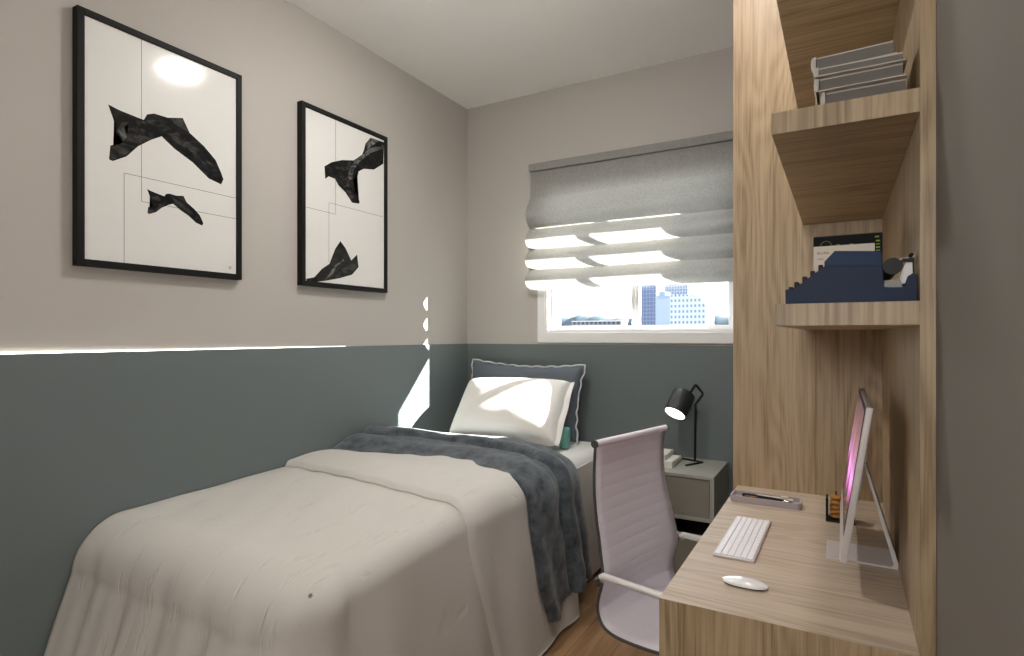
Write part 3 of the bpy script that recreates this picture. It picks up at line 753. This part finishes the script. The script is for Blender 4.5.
bm = bmesh.new(); prism(bm, lg, 'y', 1.322, 1.428); bevel_all(bm, .0006, 1)
link('stand', bm, M['alu_mat'], pc, smooth=True, angle=30)
# keyboard
kb = thing('keyboard', 'slim white aluminium keyboard on the desk', 'keyboard', (-.186, 1.36, .75))
kx0, kx1, ky0, ky1 = -.2265, -.1475, 1.219, 1.502
RK = Matrix.Translation((-.187, 1.36, 0)) @ Matrix.Rotation(-.01, 4, 'Z') @ Matrix.Translation((.187, -1.36, 0))
bm = B(kx0, kx1, ky0, ky1, .7505, .7555, .0012); bm.transform(RK); link('keyboard_base', bm, M['alu'], kb)
rows = 6; rw = (kx1 - kx0 - .006) / rows
for r in range(rows):
    xa = kx0 + .003 + r * rw
    # near the user (−x) is the space bar row; y runs across the keys
    Lk = ky1 - ky0 - .008
    if r == 0: cuts = [1, 1, 1, 1.25, 5, 1.25, 1, 1, 1, 1]
    elif r == 1: cuts = [2.2] + [1] * 10 + [2.3]
    elif r == 2: cuts = [1.8] + [1] * 11 + [1.7]
    elif r == 3: cuts = [1.5] + [1] * 12 + [1]
    elif r == 4: cuts = [1] * 13 + [1.5]
    else: cuts = [1.04] * 14
    tot = sum(cuts); y = ky1 - .004
    for c in cuts:
        l = Lk * c / tot
        bm = B(xa + .0007, xa + rw - .0007, y - l + .0009, y - .0009, .7555, .7572, .0006, seg=1); bm.transform(RK)
        link('key', bm, M['key_white'], kb); y -= l
# mouse
ms = thing('computer_mouse', 'low white computer mouse on the desk', 'mouse', (-.151, 1.105, .75))
RMo = Matrix.Translation((-.151, 1.105, .75)) @ Matrix.Rotation(-.02, 4, 'Z')
def mouse(sc_, zb, zt):
    bm = bmesh.new(); nu, nv = 24, 12; top = {}
    def f(i, j):
        a = i * 2 - 1; b = j * 2 - 1
        w = .0185 * (1 - .12 * a * a); ex = .0385
        q = math.sqrt(max(0, 1 - abs(a) ** 3.2))
        x = a * ex * sc_; y = b * w * q * sc_
        h = (zt - zb) * (1 - .62 * a * a) * (1 - .55 * b ** 4)
        return RMo @ Vector((x, y, zb + max(.0008, h)))
    g = grid(bm, nu, nv, f)
    be = [e for e in bm.edges if len(e.link_faces) == 1]
    r = bmesh.ops.extrude_edge_only(bm, edges=be)
    for v in r['geom']:
        if isinstance(v, bmesh.types.BMVert): v.co.z = .75 + zb
    bmesh.ops.remove_doubles(bm, verts=bm.verts, dist=.00005)
    bmesh.ops.holes_fill(bm, edges=[e for e in bm.edges if len(e.link_faces) == 1])
    return bm
link('base_plate', mouse(.93, .0006, .006), M['grey_steel'], ms, smooth=True, angle=50)
link('top_shell', mouse(1., .0035, .0125), M['mouse_white'], ms, smooth=True, angle=60)
# pen tray
tr = thing('pen_tray', 'lilac grey rounded pen tray on the desk by the side panel', 'tray', (-.176, 1.675, .75))
def rrect(cx, cy, hx, hy, r, n=8):
    out = []
    for sx, sy, a0 in ((1, 1, 0), (-1, 1, PI / 2), (-1, -1, PI), (1, -1, 3 * PI / 2)):
        for k in range(n + 1):
            a = a0 + PI / 2 * k / n; out.append((cx + sx * (hx - r) + r * math.cos(a), cy + sy * (hy - r) + r * math.sin(a)))
    return out
bm = bmesh.new(); cx, cy = -.1765, 1.676
o1 = rrect(cx, cy, .086, .031, .010); i1 = rrect(cx, cy, .082, .027, .007)
n = len(o1); vz = {}
def ring(pl, z): return [bm.verts.new((x, y, z)) for x, y in pl]
a0, a1, b1_, b0 = ring(o1, .7505), ring(o1, .767), ring(i1, .767), ring(i1, .755)
for u, v in ((a0, a1), (a1, b1_), (b1_, b0)):
    for k in range(n): bm.faces.new((u[k], u[(k + 1) % n], v[(k + 1) % n], v[k]))
bm.faces.new(a0[::-1]); bm.faces.new(b0)
link('tray_body', bm, M['tray'], tr, smooth=True, angle=40)
def pen(x0, x1, y0, y1, r, mat, label, tipm, zc=None, z1=None):
    z = zc or .7585 + r + .0002; zb = z1 or z
    root = thing('pen', label, 'pen', (x0, y0, z), 'pens in the desk tray')
    a = Vector((x0, y0, z)); b = Vector((x1, y1, zb)); d = (b - a)
    link('barrel', T([a, a + d * .3, a + d * .84], r, n=14), mat, root, smooth=True, angle=40)
    link('tip', T([a + d * .84, a + d * .93, b], [r, r * .6, r * .15], n=14), tipm, root, smooth=True, angle=40)
    link('clip', T([a + d * .05 + Vector((0, 0, r + .001)), a + d * .3 + Vector((0, 0, r + .001))], .0008, n=6), tipm, root)
pen(-.236, -.112, 1.685, 1.672, .0042, M['black_plastic'], 'black ballpoint pen lying in the tray', M['chrome'])
pen(-.112, -.225, 1.692, 1.698, .0034, M['cream_pen'], 'cream pen lying at the back of the tray', M['chrome'])
pen(-.232, -.118, 1.662, 1.658, .0035, M['black'], 'matt black pen along the front of the tray', M['amber'])
er = B(-.140, -.122, 1.6685, 1.679, .7670, .7740, .001); tag(link('eraser', er, M['cream_pen']), 'small cream eraser resting on the pens in the tray', 'eraser')
# bead calendar / little abacus behind the computer
ab = thing('bead_calendar', 'tiny black framed ornament with amber wooden beads behind the computer', 'ornament', (-.02, 1.60, .75))
bm = bmesh.new(); box(bm, -.0335, -.0285, 1.583, 1.625, .7505, .806, .0008); link('frame_post', bm, M['black_plastic'], ab)
bm = bmesh.new(); box(bm, .0225, .0275, 1.583, 1.625, .7505, .806, .0008); link('frame_post', bm, M['black_plastic'], ab)
link('base', B(-.0285, .0225, 1.583, 1.625, .7505, .756, .0008), M['black_plastic'], ab)
for k in range(5):
    z = .7625 + k * .0112
    bm = bmesh.new(); lathe(bm, [(.008, -.005), (.0125, -.003), (.0135, 0), (.0125, .003), (.008, .005)], (-.012, 1.602, z), n=20); link('bead', bm, M['amber'], ab, smooth=True, angle=30)
    bm = bmesh.new(); lathe(bm, [(.008, -.005), (.0095, -.003), (.0100, 0), (.0095, .003), (.006, .005)], (.012, 1.602, z), n=20); link('bead', bm, M['amber'], ab, smooth=True, angle=30)
link('rod', T([(-.012, 1.602, .752), (-.012, 1.602, .822)], .0015, n=8), M['black_plastic'], ab)
# ------------------------------------------------------------------ office chair
CW = Vector((math.sin(math.radians(14.2)), math.cos(math.radians(14.2)), 0)); CN = Vector((CW.y, -CW.x, 0))
WID = .392; PW = 1.342
def onrail(px, py):
    d = ray(px, py); return P(px, py, PW / d.dot(CW))
rail_px = [(595.5, 444), (594.2, 470), (594.5, 496), (596.5, 520), (598.8, 537), (601, 556), (603, 575), (601.5, 587), (598.6, 598), (597.6, 608), (599.2, 618), (603.5, 627), (611, 634), (621, 639.5), (634, 645), (657, 653)]
rl = [onrail(*q) for q in rail_px]
rl2 = [(p.dot(CN), p.z) for p in rl]          # (forward, height)
e0, e1 = rl2[-2], rl2[-1]; 
for s, dz in ((.05, .010), (.12, .026), (.20, .040), (.27, .046), (.32, .043), (.355, .030), (.37, .010)):
    rl2.append((e1[0] + s, e1[1] + dz))
# smooth resample (catmull)
def catmull(pts, n=5):
    out = []
    for i in range(len(pts) - 1):
        p0 = pts[max(i - 1, 0)]; p1 = pts[i]; p2 = pts[i + 1]; p3 = pts[min(i + 2, len(pts) - 1)]
        for k in range(n):
            t = k / n
            out.append(tuple(.5 * (2 * p1[c] + (p2[c] - p0[c]) * t + (2 * p0[c] - 5 * p1[c] + 4 * p2[c] - p3[c]) * t * t + (-p0[c] + 3 * p1[c] - 3 * p2[c] + p3[c]) * t ** 3) for c in range(len(p1))))
    out.append(tuple(pts[-1])); return out
prf = catmull(rl2, 5)
def chp(f, w, z): return CN * f + CW * (PW + w) + Vector((0, 0, z))
def taper(f_z, w): return w * (1 + .10 * (1 - sstep(.50, .80, f_z)) - .012) if w > WID * .5 else w
cc = chp(rl2[15][0] + .12, WID / 2, 0)
ch = thing('office_chair', 'light grey ribbed office chair with pale arms pushed up to the desk', 'chair', cc)
arc = [0]
for a, b in zip(prf, prf[1:]): arc.append(arc[-1] + math.hypot(b[0] - a[0], b[1] - a[1]))
def sling(i, j):
    # resample by arc length
    s = i * arc[-1]; k = 0
    while k < len(arc) - 2 and arc[k + 1] < s: k += 1
    t = (s - arc[k]) / max(1e-9, arc[k + 1] - arc[k]); a, b = prf[k], prf[k + 1]
    f = a[0] + (b[0] - a[0]) * t; z = a[1] + (b[1] - a[1]) * t
    d = Vector((b[0] - a[0], b[1] - a[1])).normalized(); nf, nz = -d.y, d.x      # surface normal (forward/up side)
    if nf < 0 and nz < 0: nf, nz = -nf, -nz
    rib = .0014 * abs(math.sin(PI * s / .034)) ** .5
    w = .003 + (taper(z, WID) - .002) * j
    sag = -.010 * math.sin(PI * j)
    return chp(f + nf * (rib + sag), w, z + nz * (rib + sag))
bm = bmesh.new(); grid(bm, 300, 10, sling)
o = link('sling_seat', bm, M['chair_mesh'], ch, smooth=True); solidify(o, .004, 0)
rp = prf[::2] + [prf[-1]]
for w in (0, WID):
    back = 0 if w == 0 else .006
    link('side_rail', T([chp(f - back, taper(z, w) - back, z - back * .6) for f, z in rp], .0044, n=10), M['chair_rail'], ch, smooth=True)
f0, z0 = prf[0]
link('top_roll', T([chp(f0, -.004, z0), chp(f0, WID + .004, z0)], .0105, n=16), M['chair_mesh'], ch, smooth=True, angle=40)
for w in (-.006, WID + .002):
    link('end_cap', T([chp(f0, w, z0), chp(f0, w + .004, z0)], .0118, n=16), M['chair_rail'], ch, smooth=True, angle=40)
fa, za = rl2[6]
for sgn, w in ((-1, -.018), (1, WID * 1.08 + .018)):
    pts = [chp(fa + .008, w, za - .002), chp(fa + .016, w, za + .003), chp(fa + .03, w, za + .006), chp(fa + .26, w, za + .006), chp(fa + .30, w, za - .005), chp(fa + .31, w, za - .04)]
    bm = bmesh.new(); tube(bm, catmull([tuple(p) for p in pts], 4), .0120, n=14)
    # flatten into a flat-topped arm
    for v in bm.verts: v.co.z = za + .006 + (v.co.z - za - .006) * .75 if v.co.z > za - .01 else v.co.z
    link('armrest', bm, M['chair_arm'], ch, smooth=True)
    q = [chp(fa + .31, w, za - .035), chp(fa + .29, w, za - .09), chp(fa + .22, w * .9 + .004, rl2[15][1] - .01), chp(fa + .18, WID / 2 + sgn * .12, rl2[15][1] - .045)]
    link('arm_support', T(catmull([tuple(p) for p in q], 4), .0085, n=12), M['chrome'], ch, smooth=True)
    wr_ = WID * 1.08 if sgn > 0 else 0
    q = [chp(fa - .006, w, za - .008), chp(fa - .016, (w + wr_) / 2, za - .02), chp(fa - .012, wr_, za - .032)]
    link('arm_bracket', T(catmull([tuple(p) for p in q], 4), .0075, n=10), M['chair_rail'], ch, smooth=True)
zm = rl2[15][1] - .05; cf = rl2[15][0] + .12
for f in (cf - .07, cf + .09):
    link('cross_brace', T([chp(f, 0, zm + .045 if f < cf else zm + .075), chp(f, .08, zm), chp(f, WID - .08, zm), chp(f, WID, zm + .045 if f < cf else zm + .075)], .009, n=10), M['chrome'], ch, smooth=True)
c0 = chp(cf, WID / 2, 0)
link('tilt_mechanism', B(c0.x - .08, c0.x + .08, c0.y - .05, c0.y + .05, zm - .04, zm + .006, .01), M['black_plastic'], ch, smooth=True, angle=40)
link('gas_column', T([(c0.x, c0.y, .09), (c0.x, c0.y, zm - .04)], .022, n=20), M['chrome'], ch, smooth=True, angle=40)
for k in range(5):
    a = math.radians(270 + 72 * k); e = c0 + Vector((math.cos(a), math.sin(a), 0)) * .19
    bm = bmesh.new(); tube(bm, [Vector((c0.x, c0.y, .105)), c0.lerp(e, .5) + Vector((0, 0, .09)), e + Vector((0, 0, .066))], [.020, .015, .011], n=12)
    lgo = link('leg', bm, M['chrome'], ch, smooth=True)
    d = Vector((-math.sin(a), math.cos(a), 0)); cst = e + Vector((0, 0, .027))
    link('caster', T([cst - d * .018, cst + d * .018], .0265, n=20), M['black_plastic'], lgo, smooth=True, angle=40)
# ------------------------------------------------------------------ ceiling lamp
LX, LY = -1.13, 1.66
cl = thing('ceiling_lamp', 'round white flush ceiling lamp above the bed', 'lamp', (LX, LY, ZC))
bm = bmesh.new(); lathe(bm, [(.13, 0), (.135, -.01), (.135, -.075), (.130, -.08), (.004, -.08)], (LX, LY, ZC - .0005), n=48)
SL = (-.22, 1.32)
link('lamp_body', bm, M['white_pvc'], cl, smooth=True, angle=40)
M['lamp_white'] = emis('lit ceiling diffuser', (1, .96, .92), 110)
bm = bmesh.new(); lathe(bm, [(.092, 0), (.090, -.010), (.078, -.022), (.055, -.031), (.028, -.036), (.003, -.037)], (LX, LY, ZC - .0805), n=48)
link('diffuser', bm, M['lamp_white'], cl, smooth=True)
GX = -.10
# added fill light, unseen: smaller flush lamp over the chair side
s2 = thing('ceiling_lamp', 'added fill light shaped as a smaller flush ceiling lamp above the office chair', 'lamp', (*SL, ZC))
bm = bmesh.new(); lathe(bm, [(.085, 0), (.088, -.008), (.088, -.060), (.084, -.064), (.004, -.064)], (*SL, ZC - .0005), n=40)
link('lamp_body', bm, M['white_pvc'], s2, smooth=True, angle=40)
bm = bmesh.new(); lathe(bm, [(.076, 0), (.076, -.004), (.050, -.008), (.003, -.009)], (*SL, ZC - .065), n=40)
M['fill_white_small'] = emis('small ceiling fill glow', (1, .96, .92), 80)
link('diffuser', bm, M['fill_white_small'], s2, smooth=True)
# globe on a pole added behind the camera to brighten the room
GZ = 1.46
gl = thing('fill_globe_lamp', 'added fill light, an opal globe on a pole behind the camera', 'lamp', (GX, -.75, 0))
link('base', T([(GX, -.75, 0), (GX, -.75, .02)], .12, n=32), M['black'], gl, smooth=True, angle=40)
link('pole', T([(GX, -.75, .02), (GX, -.75, GZ - .14)], .012, n=14), M['black'], gl, smooth=True, angle=40)
bm = bmesh.new(); bmesh.ops.create_uvsphere(bm, u_segments=32, v_segments=20, radius=.15); bmesh.ops.translate(bm, verts=bm.verts, vec=(GX, -.75, GZ))
M['globe'] = emis('fill globe glow', (1, .975, .95), 30)
link('lamp_shade', bm, M['globe'], gl, smooth=True)
M['strip'] = emis('added strip glow', (1, .96, .90), 7)  # emitter added for the glow line above the dado, tapered to fade
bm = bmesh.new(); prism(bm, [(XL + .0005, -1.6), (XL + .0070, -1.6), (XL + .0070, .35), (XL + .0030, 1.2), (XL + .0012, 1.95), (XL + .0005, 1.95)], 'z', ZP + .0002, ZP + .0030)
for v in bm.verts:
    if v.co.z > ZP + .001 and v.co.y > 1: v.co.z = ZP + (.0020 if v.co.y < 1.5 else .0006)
tag(link('added_glow_strip', bm, M['strip']), 'thin added glow strip along the top edge of the blue grey dado', 'added light')
# ------------------------------------------------------------------ outside
def facade(name, wall, win_, sx, sz, fr=.25):
    m, nt, b = newmat(name); tc = N(nt, 'ShaderNodeTexCoord'); sp = N(nt, 'ShaderNodeSeparateXYZ'); nt.links.new(tc.outputs['Object'], sp.inputs[0])
    outs = []
    xy = N(nt, 'ShaderNodeMath', operation='ADD'); nt.links.new(sp.outputs['X'], xy.inputs[0]); nt.links.new(sp.outputs['Y'], xy.inputs[1])
    for src, s in ((xy.outputs[0], sx), (sp.outputs['Z'], sz)):
        a = N(nt, 'ShaderNodeMath', operation='DIVIDE'); a.inputs[1].default_value = s; nt.links.new(src, a.inputs[0])
        f = N(nt, 'ShaderNodeMath', operation='FRACT'); nt.links.new(a.outputs[0], f.inputs[0])
        g = N(nt, 'ShaderNodeMath', operation='GREATER_THAN'); g.inputs[1].default_value = fr; nt.links.new(f.outputs[0], g.inputs[0]); outs.append(g.outputs[0])
    mu = N(nt, 'ShaderNodeMath', operation='MULTIPLY'); nt.links.new(outs[0], mu.inputs[0]); nt.links.new(outs[1], mu.inputs[1])
    mx = N(nt, 'ShaderNodeMix', data_type='RGBA'); mx.inputs[6].default_value = (*wall, 1); mx.inputs[7].default_value = (*win_, 1)
    nt.links.new(mu.outputs[0], mx.inputs[0]); nt.links.new(mx.outputs[2], b.inputs['Base Color']); b.inputs['Roughness'].default_value = .8
    return m
def tower(name, label, pxa, pxb, ptop, dist, mat, depth=22., poly=None, roof=None):
    """block standing at its own distance; front face square to the window"""
    a = onY(pxa, ptop, dist); b = onY(pxb, ptop, dist)
    root = thing(name, label, 'building', ((a.x + b.x) / 2, dist, -30), 'apartment towers outside the window')
    link('tower_body', B(a.x, b.x, dist, dist + depth, -30, a.z), mat, root)
    h = (b.x - a.x)
    link('roof_block', B(a.x + h * .2, a.x + h * .6, dist + 1, dist + depth * .6, a.z, a.z + 2.2), mat if roof is None else roof, root)
    return root
FC = {'a': facade('dark haze blue facade', (.12, .13, .20), (.05, .08, .15), 2.2, 2.6), 'b': facade('pale haze blue facade', (.21, .25, .33), (.16, .20, .28), 9., 90.),  # blue of distance haze is mixed into the facade colours
      'c': facade('grid facade', (.23, .245, .29), (.10, .125, .19), 2.2, 2.4), 'd': facade('white striped facade', (.31, .33, .37), (.10, .135, .20), 2.0, 2.8, .5),
      'e': facade('low row facade', (.18, .16, .18), (.012, .022, .05), 3.6, 7., .35)}
tower('tower_block', 'dark haze blue tower at the middle window bar', 641, 656, 284, 380, FC['a'])
tower('tower_block', 'grey gridded tower behind the pale slab', 664, 688, 285, 470, FC['c'])
tower('tower_block', 'pale haze blue slab tower right of the dark one', 655.5, 671, 295.5, 340, FC['b'])
# angular tower
D_ = 300
pts = [(670, 296.5), (673, 293.8), (700, 295.5), (705.6, 304.5)]
bm = bmesh.new(); w = [onY(*q, D_) for q in pts]
poly = [(w[0].x, -30), (w[0].x, w[0].z), (w[1].x, w[1].z), (w[2].x, w[2].z), (w[3].x, w[3].z), (w[3].x, -30)]
prism(bm, poly, 'y', D_, D_ + 22)
tag(link('tower_block', bm, FC['d']), 'white striped angular tower with a sloping top', 'building', 'apartment towers outside the window')
a = onY(572, 322, 420); b = onY(621, 322, 420)
ro = thing('low_building', 'long low building with a row of dark windows below the hills', 'building', ((a.x + b.x) / 2, 420, -30))
link('building_body', B(a.x, b.x, 420, 436, -30, a.z), FC['e'], ro)
link('parapet', B(a.x - .3, b.x + .3, 419.6, 436.3, a.z, a.z + .8), plain('pale parapet', (.4, .38, .38), .8), ro)
M['hill'] = plain('hazy blue wooded hill', (.026, .044, .060), 1., bscale=.15, var=.25)
bm = bmesh.new()
def hill(i, j):
    x = -2500 + 3700 * i
    d = 1700 + 160 * j
    px = 512 + F * ((x * RT.x + 1700 * RT.y) / (x * FW.x + 1700 * FW.y))
    hz = 18.5 + 1.6 * math.sin(px * .09) + .9 * math.sin(px * .31 + 1) + .45 * math.sin(px * .83)
    top = CAMZ + hz / F * (x * FW.x + 1700 * FW.y) * 1.02
    return Vector((x, d, -40 + (top + 40) * (math.sin(PI * .5 * min(1, j * 2)) if j < .5 else 1) - (j > .5) * (j - .5) * 8))
grid(bm, 400, 8, hill)
o = tag(link('hills', bm, M['hill'], smooth=True), 'hazy blue wooded ridge on the horizon', 'hill'); o['kind'] = 'structure'
M['ground'] = plain('hazy distant ground', (.05, .065, .07), 1., bscale=.05, var=.3)
struct(link('ground', B(-2600, 1400, 30, 2200, -41, -30), M['ground']), 'distant ground far below the window')
# ------------------------------------------------------------------ light
wd = bpy.data.worlds.new('sky'); sc.world = wd; wd.use_nodes = True
bg = wd.node_tree.nodes['Background']; bg.inputs[0].default_value = (.90, .95, 1., 1); bg.inputs[1].default_value = 3.4
sun = bpy.data.lights.new('sun', 'SUN'); sun.energy = 45; sun.angle = math.radians(.8); sun.color = (1, .95, .87)
so = bpy.data.objects.new('sun', sun); COL.objects.link(so)
so.rotation_euler = Vector((-.542, -.388, -.424)).to_track_quat('-Z', 'Y').to_euler()
po = bpy.data.lights.new('window_portal', 'AREA'); po.shape = 'RECTANGLE'; po.size = 1.03; po.size_y = .9; po.cycles.is_portal = True
pob = bpy.data.objects.new('window_portal', po); COL.objects.link(pob); pob.location = (-.957, YB + .145, 1.667); pob.rotation_euler = (-PI / 2, 0, 0)
# ------------------------------------------------------------------ camera and colour
cam = bpy.data.cameras.new('camera'); co = bpy.data.objects.new('camera', cam); COL.objects.link(co); sc.camera = co
co.location = (0, 0, CAMZ); co.rotation_euler = (PI / 2, 0, YAW)
cam.sensor_width = 36; cam.lens = F / 1024 * 36; cam.shift_y = (HOR - 328) / 1024; cam.clip_start = .02; cam.clip_end = 8000
sc.view_settings.view_transform = 'Standard'; sc.view_settings.look = 'None'; sc.view_settings.gamma = 1; sc.view_settings.use_curve_mapping = False
sc.view_settings.exposure = .6
sc.cycles.use_denoising = True
sc.cycles.max_bounces = 10; sc.cycles.diffuse_bounces = 6; sc.cycles.transparent_max_bounces = 12
sc.cycles.sample_clamp_indirect = 6
